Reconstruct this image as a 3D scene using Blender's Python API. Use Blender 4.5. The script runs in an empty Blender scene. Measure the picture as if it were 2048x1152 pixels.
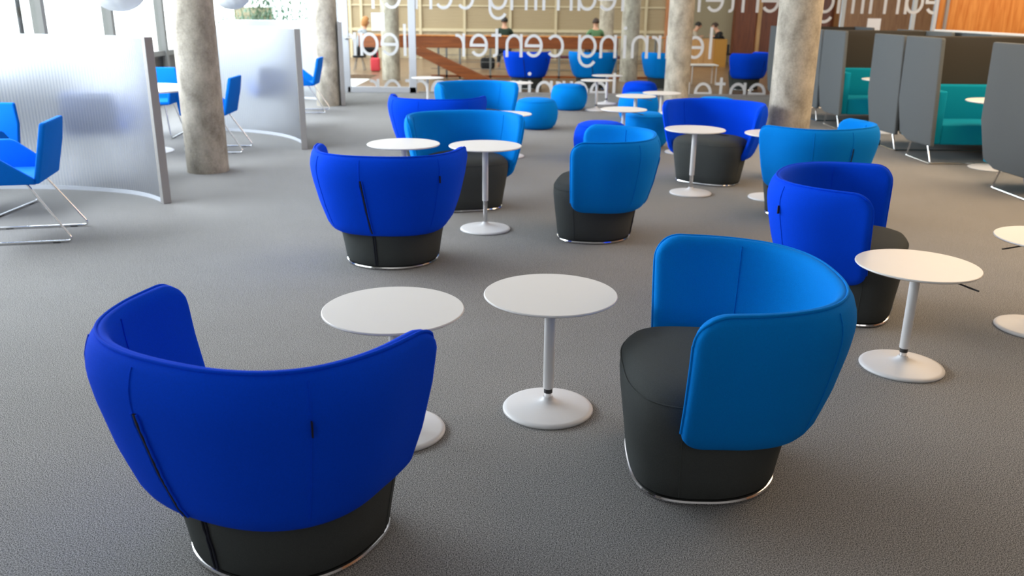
import bpy, bmesh, math, random
from mathutils import Vector, Matrix
random.seed(7)
C = bpy.context.scene.collection
SC = bpy.context.scene
PI = math.pi
R = math.radians

# ------------------------------------------------------------------ camera
cam_d = bpy.data.cameras.new('camera'); cam = bpy.data.objects.new('camera', cam_d); C.objects.link(cam)
cam.matrix_world = Matrix.Translation((0, 0, 1.64)) @ Matrix.Rotation(R(90 - 18.1624), 4, 'X') @ Matrix.Rotation(R(0.5925), 4, 'Z')
cam_d.sensor_width = 36; cam_d.lens = 36 * 1712.48 / 2048
cam_d.clip_start = 0.05; cam_d.clip_end = 200
cam_d.dof.use_dof = True; cam_d.dof.focus_distance = 3.4; cam_d.dof.aperture_fstop = 3.0
SC.camera = cam
# ------------------------------------------------------------------ view + world
SC.view_settings.view_transform = 'Standard'; SC.view_settings.look = 'None'
SC.view_settings.gamma = 1; SC.view_settings.use_curve_mapping = False
SC.view_settings.exposure = 0.0
W = bpy.data.worlds.new('sky'); SC.world = W; W.use_nodes = True
bg = W.node_tree.nodes['Background']; bg.inputs[0].default_value = (0.90, 0.95, 1.0, 1); bg.inputs[1].default_value = 5.0
SC.cycles.max_bounces = 8; SC.cycles.transparent_max_bounces = 16; SC.cycles.transmission_bounces = 8
SC.cycles.sample_clamp_indirect = 6; SC.cycles.caustics_reflective = False; SC.cycles.caustics_refractive = False

def area(name, loc, rot, sx, sy, power, col):
    l = bpy.data.lights.new(name, 'AREA'); l.shape = 'RECTANGLE'; l.size = sx; l.size_y = sy
    l.energy = power; l.color = col
    o = bpy.data.objects.new(name, l); o.location = loc; o.rotation_euler = rot; C.objects.link(o); return o
# daylight through the upper part of the left window wall (points +X, tipped down)
area('window_daylight', (-5.7, 11.0, 2.75), (0, R(-72), 0), 1.3, 12.5, 930, (0.84, 0.92, 1.0))
# unseen fill light added under the ceiling of the hall behind the glass wall
area('hall_fill', (2.0, 23.5, 4.1), (0, 0, 0), 11, 6, 350, (1.0, 0.93, 0.82))
# unseen fill lights added near the lounge ceiling, no fittings modelled
area('ceiling_fill_rear', (0.5, 12.5, 3.3), (0, 0, 0), 7, 6, 80, (1.0, 0.98, 0.95))  # soft overhead fill added for the back of the room
area('ceiling_fill_middle', (0.5, 5.2, 3.3), (0, 0, 0), 5, 4, 22, (0.97, 0.98, 1.0))  # weak overhead fill added above the near tables
area('warm_fill_right', (6.2, 9.5, 3.2), (0, R(18), 0), 2.2, 9, 330, (1.0, 0.74, 0.47))  # unseen warm light added to tint the right side

area('fill_behind_camera', (0.5, -1.6, 3.1), (R(52), 0, 0), 8, 1.6, 46, (1.0, 0.98, 0.95))  # added fill that lifts surfaces turned towards the camera
area('warm_fill_aisle', (4.3, 6.5, 3.35), (0, 0, 0), 1.6, 7, 120, (1.0, 0.70, 0.42))  # warm light added to colour the carpet along the booths
area('fill_wood_wall', (9.6, 15.2, 3.3), (R(48), 0, 0), 3.5, .6, 90, (1.0, 0.86, 0.68))  # light added to brighten the orange wood wall
# ------------------------------------------------------------------ materials
def srgb(h):
    h = h.lstrip('#'); v = [int(h[i:i+2], 16) / 255 for i in (0, 2, 4)]
    return tuple(x / 12.92 if x <= .04045 else ((x + .055) / 1.055) ** 2.4 for x in v) + (1,)
def new_mat(name):
    m = bpy.data.materials.new(name); m.use_nodes = True
    return m, m.node_tree, m.node_tree.nodes['Principled BSDF']
def plain(name, col, rough=.5, metal=0, spec=.5, noise=0, nscale=40, bump=0, bscale=200, sheen=0):
    m, nt, b = new_mat(name)
    b.inputs['Base Color'].default_value = col; b.inputs['Roughness'].default_value = rough
    b.inputs['Metallic'].default_value = metal; b.inputs['Specular IOR Level'].default_value = spec
    if sheen:
        b.inputs['Sheen Weight'].default_value = sheen; b.inputs['Sheen Roughness'].default_value = .45
        b.inputs['Sheen Tint'].default_value = tuple(min(1, c * 1.2 + .03) for c in col[:3]) + (1,)
    tc = nt.nodes.new('ShaderNodeTexCoord')
    if noise:
        n = nt.nodes.new('ShaderNodeTexNoise'); n.inputs['Scale'].default_value = nscale; n.inputs['Detail'].default_value = 3
        nt.links.new(tc.outputs['Object'], n.inputs['Vector'])
        mx = nt.nodes.new('ShaderNodeMix'); mx.data_type = 'RGBA'
        mx.inputs[6].default_value = tuple(c * (1 - noise) for c in col[:3]) + (1,)
        mx.inputs[7].default_value = tuple(min(1, c * (1 + noise)) for c in col[:3]) + (1,)
        nt.links.new(n.outputs['Fac'], mx.inputs[0]); nt.links.new(mx.outputs[2], b.inputs['Base Color'])
    if bump:
        n = nt.nodes.new('ShaderNodeTexNoise'); n.inputs['Scale'].default_value = bscale; n.inputs['Detail'].default_value = 2
        nt.links.new(tc.outputs['Object'], n.inputs['Vector'])
        bp = nt.nodes.new('ShaderNodeBump'); bp.inputs['Strength'].default_value = bump; bp.inputs['Distance'].default_value = .002
        nt.links.new(n.outputs['Fac'], bp.inputs['Height']); nt.links.new(bp.outputs[0], b.inputs['Normal'])
    return m
def carpet_mat():
    m, nt, b = new_mat('carpet'); b.inputs['Roughness'].default_value = .95; b.inputs['Specular IOR Level'].default_value = .15
    tc = nt.nodes.new('ShaderNodeTexCoord')
    n = nt.nodes.new('ShaderNodeTexNoise'); n.inputs['Scale'].default_value = 260; n.inputs['Detail'].default_value = 2.5; n.inputs['Roughness'].default_value = .65
    n2 = nt.nodes.new('ShaderNodeTexNoise'); n2.inputs['Scale'].default_value = 2.2; n2.inputs['Detail'].default_value = 2
    for q in (n, n2): nt.links.new(tc.outputs['Object'], q.inputs['Vector'])
    r = nt.nodes.new('ShaderNodeValToRGB')
    r.color_ramp.elements[0].position = .40; r.color_ramp.elements[0].color = (.05, .051, .053, 1)
    r.color_ramp.elements[1].position = .62; r.color_ramp.elements[1].color = (.50, .49, .475, 1)
    nt.links.new(n.outputs['Fac'], r.inputs[0])
    mx = nt.nodes.new('ShaderNodeMix'); mx.data_type = 'RGBA'; mx.blend_type = 'MULTIPLY'; mx.inputs[0].default_value = .125
    nt.links.new(r.outputs[0], mx.inputs[6]); nt.links.new(n2.outputs['Fac'], mx.inputs[7]); nt.links.new(mx.outputs[2], b.inputs['Base Color'])
    bp = nt.nodes.new('ShaderNodeBump'); bp.inputs['Strength'].default_value = .08; bp.inputs['Distance'].default_value = .001
    nt.links.new(n.outputs['Fac'], bp.inputs['Height']); nt.links.new(bp.outputs[0], b.inputs['Normal'])
    return m
def concrete_mat():
    m, nt, b = new_mat('concrete'); b.inputs['Roughness'].default_value = .75; b.inputs['Specular IOR Level'].default_value = .3
    tc = nt.nodes.new('ShaderNodeTexCoord')
    mp = nt.nodes.new('ShaderNodeMapping'); mp.inputs['Scale'].default_value = (1, 1, .55); nt.links.new(tc.outputs['Object'], mp.inputs[0])
    n = nt.nodes.new('ShaderNodeTexNoise'); n.inputs['Scale'].default_value = 6; n.inputs['Detail'].default_value = 8; n.inputs['Roughness'].default_value = .65
    n2 = nt.nodes.new('ShaderNodeTexNoise'); n2.inputs['Scale'].default_value = 60; n2.inputs['Detail'].default_value = 4
    nt.links.new(mp.outputs[0], n.inputs['Vector']); nt.links.new(tc.outputs['Object'], n2.inputs['Vector'])
    ad = nt.nodes.new('ShaderNodeMath'); ad.operation = 'MULTIPLY_ADD'; ad.inputs[1].default_value = .25
    nt.links.new(n2.outputs['Fac'], ad.inputs[0]); nt.links.new(n.outputs['Fac'], ad.inputs[2])
    r = nt.nodes.new('ShaderNodeValToRGB')
    r.color_ramp.elements[0].position = .42; r.color_ramp.elements[0].color = (.21, .185, .145, 1)
    r.color_ramp.elements[1].position = .82; r.color_ramp.elements[1].color = (.58, .525, .43, 1)
    nt.links.new(ad.outputs[0], r.inputs[0]); nt.links.new(r.outputs[0], b.inputs['Base Color'])
    bp = nt.nodes.new('ShaderNodeBump'); bp.inputs['Strength'].default_value = .25; bp.inputs['Distance'].default_value = .004
    nt.links.new(n2.outputs['Fac'], bp.inputs['Height']); nt.links.new(bp.outputs[0], b.inputs['Normal'])
    return m
def wood_mat(name, c1, c2, scale=(9, 9, .7), rough=.45):
    m, nt, b = new_mat(name); b.inputs['Roughness'].default_value = rough
    tc = nt.nodes.new('ShaderNodeTexCoord'); mp = nt.nodes.new('ShaderNodeMapping'); mp.inputs['Scale'].default_value = scale
    nt.links.new(tc.outputs['Object'], mp.inputs[0])
    n = nt.nodes.new('ShaderNodeTexNoise'); n.inputs['Scale'].default_value = 2.2; n.inputs['Detail'].default_value = 6; n.inputs['Distortion'].default_value = .8
    nt.links.new(mp.outputs[0], n.inputs['Vector'])
    r = nt.nodes.new('ShaderNodeValToRGB'); r.color_ramp.elements[0].position = .3; r.color_ramp.elements[0].color = c1
    r.color_ramp.elements[1].position = .7; r.color_ramp.elements[1].color = c2
    nt.links.new(n.outputs['Fac'], r.inputs[0]); nt.links.new(r.outputs[0], b.inputs['Base Color'])
    return m
def glass_mat(name, refl=.08):
    m = bpy.data.materials.new(name); m.use_nodes = True; nt = m.node_tree; nt.nodes.clear()
    out = nt.nodes.new('ShaderNodeOutputMaterial'); t = nt.nodes.new('ShaderNodeBsdfTransparent'); t.inputs[0].default_value = (.95, .97, .96, 1)
    g = nt.nodes.new('ShaderNodeBsdfGlossy'); g.inputs['Roughness'].default_value = .03
    lw = nt.nodes.new('ShaderNodeLayerWeight'); lw.inputs[0].default_value = .12
    mx = nt.nodes.new('ShaderNodeMixShader'); mu = nt.nodes.new('ShaderNodeMath'); mu.operation = 'MULTIPLY'
    nt.links.new(lw.outputs['Fresnel'] if False else lw.outputs['Facing'], mu.inputs[0]); mu.inputs[1].default_value = .35; nt.links.new(mu.outputs[0], mx.inputs[0]); nt.links.new(t.outputs[0], mx.inputs[1]); nt.links.new(g.outputs[0], mx.inputs[2])
    nt.links.new(mx.outputs[0], out.inputs[0]); return m
def poly_mat():
    # ribbed frosted polycarbonate
    m = bpy.data.materials.new('frosted_polycarbonate'); m.use_nodes = True; nt = m.node_tree; nt.nodes.clear()
    out = nt.nodes.new('ShaderNodeOutputMaterial')
    rf = nt.nodes.new('ShaderNodeBsdfRefraction'); rf.inputs['IOR'].default_value = 1.2; rf.inputs['Roughness'].default_value = .52; rf.inputs['Color'].default_value = (.93, .96, 1, 1)
    tr = nt.nodes.new('ShaderNodeBsdfTranslucent'); tr.inputs['Color'].default_value = (.92, .95, 1, 1)
    df = nt.nodes.new('ShaderNodeBsdfDiffuse'); df.inputs['Color'].default_value = (.88, .92, .98, 1)
    gl = nt.nodes.new('ShaderNodeBsdfGlossy'); gl.inputs['Roughness'].default_value = .25
    uvn = nt.nodes.new('ShaderNodeUVMap'); uvn.uv_map = 'arc'
    wv = nt.nodes.new('ShaderNodeTexWave'); wv.bands_direction = 'X'; wv.inputs['Scale'].default_value = PI*2/20/.030
    nt.links.new(uvn.outputs[0], wv.inputs['Vector'])
    cr = nt.nodes.new('ShaderNodeValToRGB'); cr.color_ramp.elements[0].position = 0; cr.color_ramp.elements[0].color = (.76, .80, .86, 1)
    cr.color_ramp.elements[1].position = .45; cr.color_ramp.elements[1].color = (.95, .97, 1, 1)
    nt.links.new(wv.outputs['Fac'], cr.inputs[0])
    for q in (rf, tr, df): nt.links.new(cr.outputs[0], q.inputs['Color'])
    m1 = nt.nodes.new('ShaderNodeMixShader'); m1.inputs[0].default_value = .45
    m2 = nt.nodes.new('ShaderNodeMixShader'); m2.inputs[0].default_value = .78
    m3 = nt.nodes.new('ShaderNodeMixShader'); m3.inputs[0].default_value = .06
    nt.links.new(tr.outputs[0], m1.inputs[1]); nt.links.new(df.outputs[0], m1.inputs[2])
    nt.links.new(m1.outputs[0], m2.inputs[1]); nt.links.new(rf.outputs[0], m2.inputs[2])
    nt.links.new(m2.outputs[0], m3.inputs[1]); nt.links.new(gl.outputs[0], m3.inputs[2])
    nt.links.new(m3.outputs[0], out.inputs[0]); return m
def blind_mat():
    m, nt, b = new_mat('slatted_blind'); b.inputs['Roughness'].default_value = .6
    tc = nt.nodes.new('ShaderNodeTexCoord'); w = nt.nodes.new('ShaderNodeTexWave'); w.bands_direction = 'Z'
    w.inputs['Scale'].default_value = 7; w.inputs['Distortion'].default_value = .3
    nt.links.new(tc.outputs['Object'], w.inputs['Vector'])
    r = nt.nodes.new('ShaderNodeValToRGB'); r.color_ramp.elements[0].color = srgb('#8a775b'); r.color_ramp.elements[1].color = srgb('#c2b08d')
    nt.links.new(w.outputs['Fac'], r.inputs[0]); nt.links.new(r.outputs[0], b.inputs['Base Color']); return m

M = dict(
 carpet=carpet_mat(), concrete=concrete_mat(), poly=poly_mat(), glass=glass_mat('clear_glass'), blind=blind_mat(),
 royal=plain('royal_blue_felt', (.0, .062, .74, 1), .92, spec=.08, noise=.15, nscale=260, bump=.35, bscale=420, sheen=.10),
 light=plain('bright_blue_felt', (.0, .205, .68, 1), .92, spec=.08, noise=.12, nscale=260, bump=.35, bscale=420, sheen=.12),
 sky=plain('cobalt_chair_felt', (.0, .16, .70, 1), .9, spec=.15, noise=.12, nscale=220, sheen=.2),
 charcoal=plain('charcoal_felt', (.060, .066, .065, 1), .95, spec=.1, noise=.25, nscale=300, bump=.35, bscale=420, sheen=.12),
 seam_dark=plain('dark_zip_tape', (.006, .008, .02, 1), .8),
 chrome=plain('chrome', (.82, .82, .83, 1), .12, metal=1),
 steel=plain('brushed_steel', (.62, .61, .59, 1), .28, metal=1),
 white=plain('white_lacquer', (.71, .69, .665, 1), .38, noise=.015, nscale=8),
 white_base=plain('white_powder_coat', (.74, .735, .74, 1), .42, bump=.1, bscale=500),
 collar=plain('dark_collar', (.03, .03, .032, 1), .4),
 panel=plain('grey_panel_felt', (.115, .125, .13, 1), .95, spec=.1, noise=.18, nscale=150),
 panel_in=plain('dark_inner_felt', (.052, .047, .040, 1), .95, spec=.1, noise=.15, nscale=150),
 teal=plain('teal_felt', (.0, .24, .36, 1), .9, spec=.15, noise=.12, nscale=200, sheen=.2),
 alu=plain('anodised_aluminium', (.36, .345, .33, 1), .5, metal=.3),
 alu_dark=plain('grey_mullion_paint', (.20, .20, .19, 1), .5),
 frame_white=plain('pale_grey_frame', (.60, .63, .68, 1), .45),
 sill_dark=plain('dark_spandrel', (.03, .032, .035, 1), .35),
 letter=plain('white_vinyl', (.70, .71, .72, 1), .6),
 paper=plain('paper', (.84, .86, .9, 1), .7),
 ceiling=plain('ceiling_paint', (.62, .62, .61, 1), .9),
 wall=plain('wall_paint', (.45, .44, .43, 1), .9),
 greywall=plain('warm_grey_paint', srgb('#94886f'), .85, noise=.05, nscale=3),
 tile=wood_mat('hall_floor', srgb('#6a513c'), srgb('#826a51'), (1.5, .5, 1), .3),
 orange=wood_mat('orange_wood', srgb('#c26e28'), srgb('#e39a50')),
 redwood=wood_mat('red_brown_wood', srgb('#7d3f17'), srgb('#9c5525'), (.6, 8, 8)),
 brown=wood_mat('brown_wood_panel', srgb('#5c2a10'), srgb('#7d4220')),
 lightwood=wood_mat('light_wood_panel', srgb('#b9774a'), srgb('#d0946a')),
 midwood=wood_mat('mid_wood_panel', srgb('#8a5a30'), srgb('#a97848')),
 desk=wood_mat('desk_veneer', srgb('#a87a48'), srgb('#c69b68')),
 desk_side=plain('ochre_desk_side', srgb('#a9782c'), .6),
 pave=plain('pale_paving', (.70, .70, .69, 1), .9, noise=.05, nscale=4),
 outwall=plain('pale_render', (.78, .78, .78, 1), .9),
 slat=wood_mat('garden_slats', srgb('#8c7f66'), srgb('#b3a68a'), (.5, .5, 12), .8),
 leaf=plain('leaf_green', srgb('#56754e'), .6, noise=.4, nscale=6),
 leaf2=plain('leaf_grey_green', srgb('#7c9a86'), .6, noise=.3, nscale=6),
 skin=plain('skin', srgb('#c99a80'), .6), blonde=plain('blonde_hair', srgb('#b07a45'), .7), black=plain('black_hair', srgb('#1d1816'), .6),
 brownhair=plain('brown_hair', srgb('#3a2a22'), .7),
 dkgreen=plain('dark_green_cloth', srgb('#22352b'), .9), green=plain('green_cloth', srgb('#557a55'), .9), grey=plain('grey_cloth', srgb('#8b9096'), .9),
 blackc=plain('black_cloth', srgb('#16171a'), .9), beige=plain('beige_cloth', srgb('#a89c8a'), .9), denim=plain('dark_denim', srgb('#23262e'), .9),
 red=plain('red_bag_cloth', srgb('#d0404a'), .8),
 lampshade=None)
def shade_mat():
    m = bpy.data.materials.new('white_lamp_shade'); m.use_nodes = True; nt = m.node_tree; nt.nodes.clear()
    out = nt.nodes.new('ShaderNodeOutputMaterial'); a = nt.nodes.new('ShaderNodeBsdfDiffuse'); a.inputs[0].default_value = (.55, .57, .58, 1)
    b = nt.nodes.new('ShaderNodeBsdfTranslucent'); b.inputs[0].default_value = (.85, .87, .88, 1)
    mx = nt.nodes.new('ShaderNodeMixShader'); mx.inputs[0].default_value = .2
    nt.links.new(a.outputs[0], mx.inputs[1]); nt.links.new(b.outputs[0], mx.inputs[2]); nt.links.new(mx.outputs[0], out.inputs[0]); return m
M['lampshade'] = shade_mat()

# ------------------------------------------------------------------ mesh helpers
def obj(name, bm, mat, parent=None, smooth=True, angle=40):
    bmesh.ops.recalc_face_normals(bm, faces=bm.faces)
    me = bpy.data.meshes.new(name); bm.to_mesh(me); bm.free()
    if smooth:
        for p in me.polygons: p.use_smooth = True
        me.set_sharp_from_angle(angle=R(angle))
    me.materials.append(mat)
    o = bpy.data.objects.new(name, me); C.objects.link(o)
    if parent: o.parent = parent
    return o
def empty(name, loc=(0, 0, 0), rz=0):
    o = bpy.data.objects.new(name, None); o.location = loc; o.rotation_euler = (0, 0, rz); o.empty_display_size = .1; C.objects.link(o); return o
def tag(o, label, cat, group=None, kind=None):
    o['label'] = label; o['category'] = cat
    if group: o['group'] = group
    if kind: o['kind'] = kind
    return o
def struct(o): o['kind'] = 'structure'; return o
def copy_tree(o, parent=None):
    c = o.copy(); C.objects.link(c)
    if parent: c.parent = parent
    for ch in list(o.children): copy_tree(ch, c)
    return c
def box(bm, x0, x1, y0, y1, z0, z1, bev=0):
    t = bmesh.new(); bmesh.ops.create_cube(t, size=1)
    for v in t.verts: v.co = Vector(((x0+x1)/2 + v.co.x*(x1-x0), (y0+y1)/2 + v.co.y*(y1-y0), (z0+z1)/2 + v.co.z*(z1-z0)))
    if bev: bmesh.ops.bevel(t, geom=t.edges[:], offset=bev, segments=3, profile=.5, affect='EDGES')
    merge(bm, t); return bm
def merge(bm, t, mat=None):
    if mat is not None: bmesh.ops.transform(t, matrix=mat, verts=t.verts)
    me = bpy.data.meshes.new('tmp'); t.to_mesh(me); t.free(); bm.from_mesh(me); bpy.data.meshes.remove(me)
def BX(*a, bev=0): return box(bmesh.new(), *a, bev=bev)
def loft(bm, rings, cap0=True, cap1=True, closed=True):
    vs = [[bm.verts.new(p) for p in r] for r in rings]
    n = len(vs[0])
    for a, b in zip(vs, vs[1:]):
        for i in range(n if closed else n - 1):
            j = (i + 1) % n; bm.faces.new((a[i], a[j], b[j], b[i]))
    if cap0: bm.faces.new(vs[0][::-1])
    if cap1: bm.faces.new(vs[-1])
    return bm
def lathe(prof, n=48, cx=0, cy=0, bm=None, cap0=True, cap1=True):
    bm = bm or bmesh.new()
    return loft(bm, [[(cx + r*math.cos(2*PI*i/n), cy + r*math.sin(2*PI*i/n), z) for i in range(n)] for r, z in prof], cap0, cap1)
def tube(pts, r, n=10, closed=False, bm=None):
    bm = bm or bmesh.new(); P = [Vector(p) for p in pts]; N = len(P); rings = []
    up = None
    for i in range(N):
        if closed: t = (P[(i+1) % N] - P[i-1])
        else: t = P[min(i+1, N-1)] - P[max(i-1, 0)]
        t = t.normalized()
        if up is None:
            up = Vector((0, 0, 1)) if abs(t.z) < .9 else Vector((1, 0, 0))
        u = t.cross(up)
        if u.length < 1e-4: u = t.cross(Vector((1, 0, 0)))
        u.normalize(); w = u.cross(t).normalized(); up = w
        rr = r[i] if isinstance(r, (list, tuple)) else r
        rings.append([P[i] + u*rr*math.cos(2*PI*k/n) + w*rr*math.sin(2*PI*k/n) for k in range(n)])
    if closed: rings.append(rings[0]); 
    if closed:
        vs = [[bm.verts.new(p) for p in r_] for r_ in rings[:-1]]
        for a in range(len(vs)):
            b = (a+1) % len(vs)
            for i in range(n):
                j = (i+1) % n; bm.faces.new((vs[a][i], vs[a][j], vs[b][j], vs[b][i]))
    else: loft(bm, rings)
    return bm
def bend(pts, rad=.04, k=5):
    """round the corners of a polyline"""
    P = [Vector(p) for p in pts]; out = [P[0]]
    for a, b, c in zip(P, P[1:], P[2:]):
        d1 = (a-b); d2 = (c-b); q = min(rad, d1.length*.45, d2.length*.45)
        s = b + d1.normalized()*q; e = b + d2.normalized()*q
        for i in range(k+1):
            t = i/k; out.append((1-t)**2*s + 2*(1-t)*t*b + t*t*e)
    out.append(P[-1]); return out

# ------------------------------------------------------------------ room
struct(obj('floor', BX(-6, 12, -3, 17.4, -.12, 0), M['carpet'], smooth=False))
struct(obj('floor_hall', box(BX(-3.4, 16, 17.4, 22.0, -.12, -.002), -6.4, 16, 22.0, 31, -.12, -.002), M['tile'], smooth=False))
struct(obj('ground_outside', BX(-40, -6, -12, 45, -.4, -.1), M['pave'], smooth=False))
struct(obj('ground_garden', BX(-6, -3.4, 17.46, 22, -.4, -.1), M['pave'], smooth=False))
struct(obj('ceiling', BX(-6.2, 12, -3, 17.5, 3.5, 3.7), M['ceiling'], smooth=False))
struct(obj('ceiling_hall', BX(-3.4, 16, 17.5, 31, 4.4, 4.6), M['ceiling'], smooth=False))
struct(obj('wall_back', BX(-6.2, 12, -3.2, -3, 0, 3.5), M['wall'], smooth=False))
struct(obj('wall_right', BX(12, 12.2, -3.2, 17.4, 0, 3.5), M['lightwood'], smooth=False))
struct(obj('wall_front', BX(8.16, 12, 17.36, 17.5, 0, 3.5), M['orange'], smooth=False))
tr = struct(obj('trim_1', BX(8.28, 8.33, 17.31, 17.358, 0, 3.5), M['alu'], smooth=False))

struct(obj('wall_left_light_block', BX(-6.05, -5.9, -3, .6, 0, 3.5), M['wall'], smooth=False))  # unseen wall added across the window line to block light near the camera
# left window wall
wl = struct(empty('window_1', (-5.97, 0, 0)))
bm = BX(-.04, .04, -3, 17.3, .80, .88); box(bm, -.04, .04, -3, 17.3, 3.4, 3.5); box(bm, -.04, .04, -3, 17.3, 0, .07)
y = 17.0
k = 0
while y > -3:
    box(bm, -.07, .07, y-.045, y+.045, .06, 3.42); y -= 1.92
obj('frame', bm, M['alu_dark'], wl, smooth=False)
obj('spandrel_panel', BX(-.03, -.01, -3, 17.3, .07, .8), M['sill_dark'], wl, smooth=False)
obj('pane', BX(-.006, .006, -3, 17.3, .88, 3.4), M['glass'], wl, smooth=False)
# slim outside posts
for yy in (11.62, 5.9):
    o = obj('post', tube([(-6.9, yy*1.075, -.1), (-6.9, yy*1.075, 3.6)], .035, 8), M['sill_dark']); o['x'] = 0
    del o['x']; tag(o, 'slim dark post standing outside the left window wall' if yy > 8 else 'slim dark post outside the left window wall, nearest the camera', 'post')

# glass wall towards the hall
GY = 17.4
gw = struct(empty('window_2', (0, GY, 0)))
bm = BX(-5.93, -3.50, -.03, .03, 0, .06)
for x in (-5.9, -3.47): box(bm, x-.05, x+.05, -.05, .05, 0, 3.5)
box(bm, -5.9, 8.14, -.05, .05, 3.42, 3.5)
for x in (8.12,): box(bm, x-.03, x+.03, -.04, .04, 0, 3.45)
obj('frame', bm, M['frame_white'], gw, smooth=False)
bm = bmesh.new()
for x in (6.35, 7.72): box(bm, x-.035, x+.035, .0, .07, .0, 3.42)
obj('mullion', bm, M['frame_white'], gw, smooth=False)
bm = BX(-1.9, 8.12, -.02, .02, 0, .03)
obj('floor_channel', bm, M['alu'], gw, smooth=False)
bm = BX(-5.85, -3.52, -.006, .006, .06, 3.42); box(bm, -1.93, 8.09, -.006, .006, .03, 3.42)
obj('pane', bm, M['glass'], gw, smooth=False)
dr = struct(empty('door_1', (0, GY, 0)))
bm = BX(-3.30, -1.94, -.03, .03, 0, .11, bev=.004); box(bm, -3.36, -3.24, -.03, .03, 0, 3.3, bev=.004); box(bm, -2.07, -1.93, -.03, .03, 0, 3.3, bev=.004); box(bm, -3.3, -1.94, -.03, .03, 3.25, 3.42)
obj('door_frame', bm, M['frame_white'], dr, smooth=False)
obj('pane', BX(-3.25, -2.06, -.006, .006, .10, 3.26), M['glass'], dr, smooth=False)
bm = tube(bend([(-3.30, -.03, 1.04), (-3.30, -.09, 1.04), (-3.16, -.09, 1.04)], .02), .013)
lathe([(.03, 0), (.03, .02)], 16, bm=(t := bmesh.new())); merge(bm, t, Matrix.Translation((-3.30, -.03, 1.04)) @ Matrix.Rotation(PI/2, 4, 'X'))
obj('door_handle', bm, M['steel'], dr)

# lettering on the glass: "learning center" seen from behind (mirrored)
XH = .435; SW = .055
def ell(rx, ry, a0, a1, cx=0, cy=.5, n=28): return [(cx + rx*math.cos(R(a0+(a1-a0)*i/n)), cy + ry*math.sin(R(a0+(a1-a0)*i/n))) for i in range(n+1)]
rx, ry = .345, .437
GL = {
 'c': [ell(rx, ry, 42, 318)],
 'e': [ell(rx, ry, 0, 322), [(-rx, .5), (rx+.06, .5)]],
 'a': [ell(rx, ry, 0, 360), [(rx+.02, 0), (rx+.02, 1)]],
 'g': [ell(rx, ry, 0, 360), [(rx+.02, 1), (rx+.02, .1)] + ell(rx+.02, .42, 0, -150, 0, .06, 20)],
 'n': [[(-.32, 0), (-.32, 1)], ell(.32, .40, 180, 0, 0, .537, 20) + [(.32, 0)]],
 'r': [[(0, 0), (0, 1)], ell(.30, .42, 180, 78, .30, .50, 12)],
 'i': [[(0, 0), (0, 1)]], 'l': [[(0, 0), (0, 1.38)]],
 't': [[(-.20, .94), (.24, .94)], [(0, 1.22), (0, .2)] + ell(.15, .15, 180, 280, .15, .2, 8)],
}
def ribbon(bm, pts, w, h0=-.012, h1=-.008):
    P = [Vector((p[0], p[1])) for p in pts]; L = []; Rr = []
    for i, p in enumerate(P):
        a = P[max(i-1, 0)]; b = P[min(i+1, len(P)-1)]; t = (b-a).normalized(); nrm = Vector((-t.y, t.x))
        L.append(p + nrm*w/2); Rr.append(p - nrm*w/2)
    vs = [[bm.verts.new((q.x, hh, q.y)) for q in S] for hh in (h0, h1) for S in (L, Rr)]
    for i in range(len(P)-1):
        for a, b in ((0, 1), (1, 3), (3, 2), (2, 0)):
            bm.faces.new((vs[a][i], vs[a][i+1], vs[b][i+1], vs[b][i]))
    for i in (0, -1): bm.faces.new((vs[0][i], vs[1][i], vs[3][i], vs[2][i]))
def word_mesh(chars, xl, zb, clip=None):
    """chars: (letter, offset to the left of xl in metres)"""
    bm = bmesh.new()
    for ch, off in chars:
        for k_, st in enumerate(GL[ch]):
            ribbon(bm, [(xl - off - p[0]*XH, zb + p[1]*XH) for p in st], SW, -.012 - k_*.003, -.009 - k_*.003)
        if ch == 'i':
            t = lathe([(SW*.62, -.002), (SW*.62, .002)], 16)
            merge(bm, t, Matrix.Translation((xl-off, -.010, zb + XH*1.3)) @ Matrix.Rotation(PI/2, 4, 'X'))
    if clip is not None:
        bmesh.ops.bisect_plane(bm, geom=bm.verts[:]+bm.edges[:]+bm.faces[:], plane_co=(0, 0, clip), plane_no=(0, 0, -1), clear_outer=True)
    return bm
KX = .00981
LEARN = [('l', 0), ('e', 31), ('a', 70), ('r', 101.5), ('n', 141), ('i', 171), ('n', 204), ('g', 245)]
CENT = [('c', 310), ('e', 352.5), ('n', 391.6), ('t', 426), ('e', 461.8), ('r', 492)]
def m_(L, a=0): return [(c, (o-a)*KX) for c, o in L]
def lx(px): return (px - 1024) * KX
Z2, Z1, Z3 = .707, 1.585, -.175
XD = .058   # glass centre offset
for xl, z, clip in ((lx(1414.6), Z2, None), (lx(1236), Z1, None), (lx(1878), Z1, None), (lx(1226), Z3, .035), (lx(1868), Z3, .035)):
    L = LEARN + CENT
    if z == Z2: pass
    if xl < 3 and z == Z1: L = LEARN + CENT[:3]
    if xl < 3 and z == Z3: L = LEARN + CENT[:3]
    obj('lettering', word_mesh(m_(L), xl, z, clip), M['letter'], gw, smooth=False)
obj('lettering', word_mesh([('l', 0), ('e', 30.5*KX), ('a', 70.5*KX), ('r', 100*KX)], lx(805.5), Z2), M['letter'], dr, smooth=False)
obj('lettering', word_mesh([('e', 0), ('r', 37*KX)], lx(782), Z1), M['letter'], dr, smooth=False)
obj('lettering', word_mesh([('t', 0), ('e', 37*KX), ('r', 66*KX)], lx(815), Z3, .10), M['letter'], dr, smooth=False)
def notice(x0, x1, z0, z1, label, yo=-.012):
    bm = BX(x0, x1, GY+yo-.003, GY+yo, z0, z1)
    tag(obj('paper_notice', bm, M['paper'], smooth=False), label, 'notice', None)
notice(-2.78, -2.53, 1.18, 1.51, 'blank white paper sheet taped high on the glass door')
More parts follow.
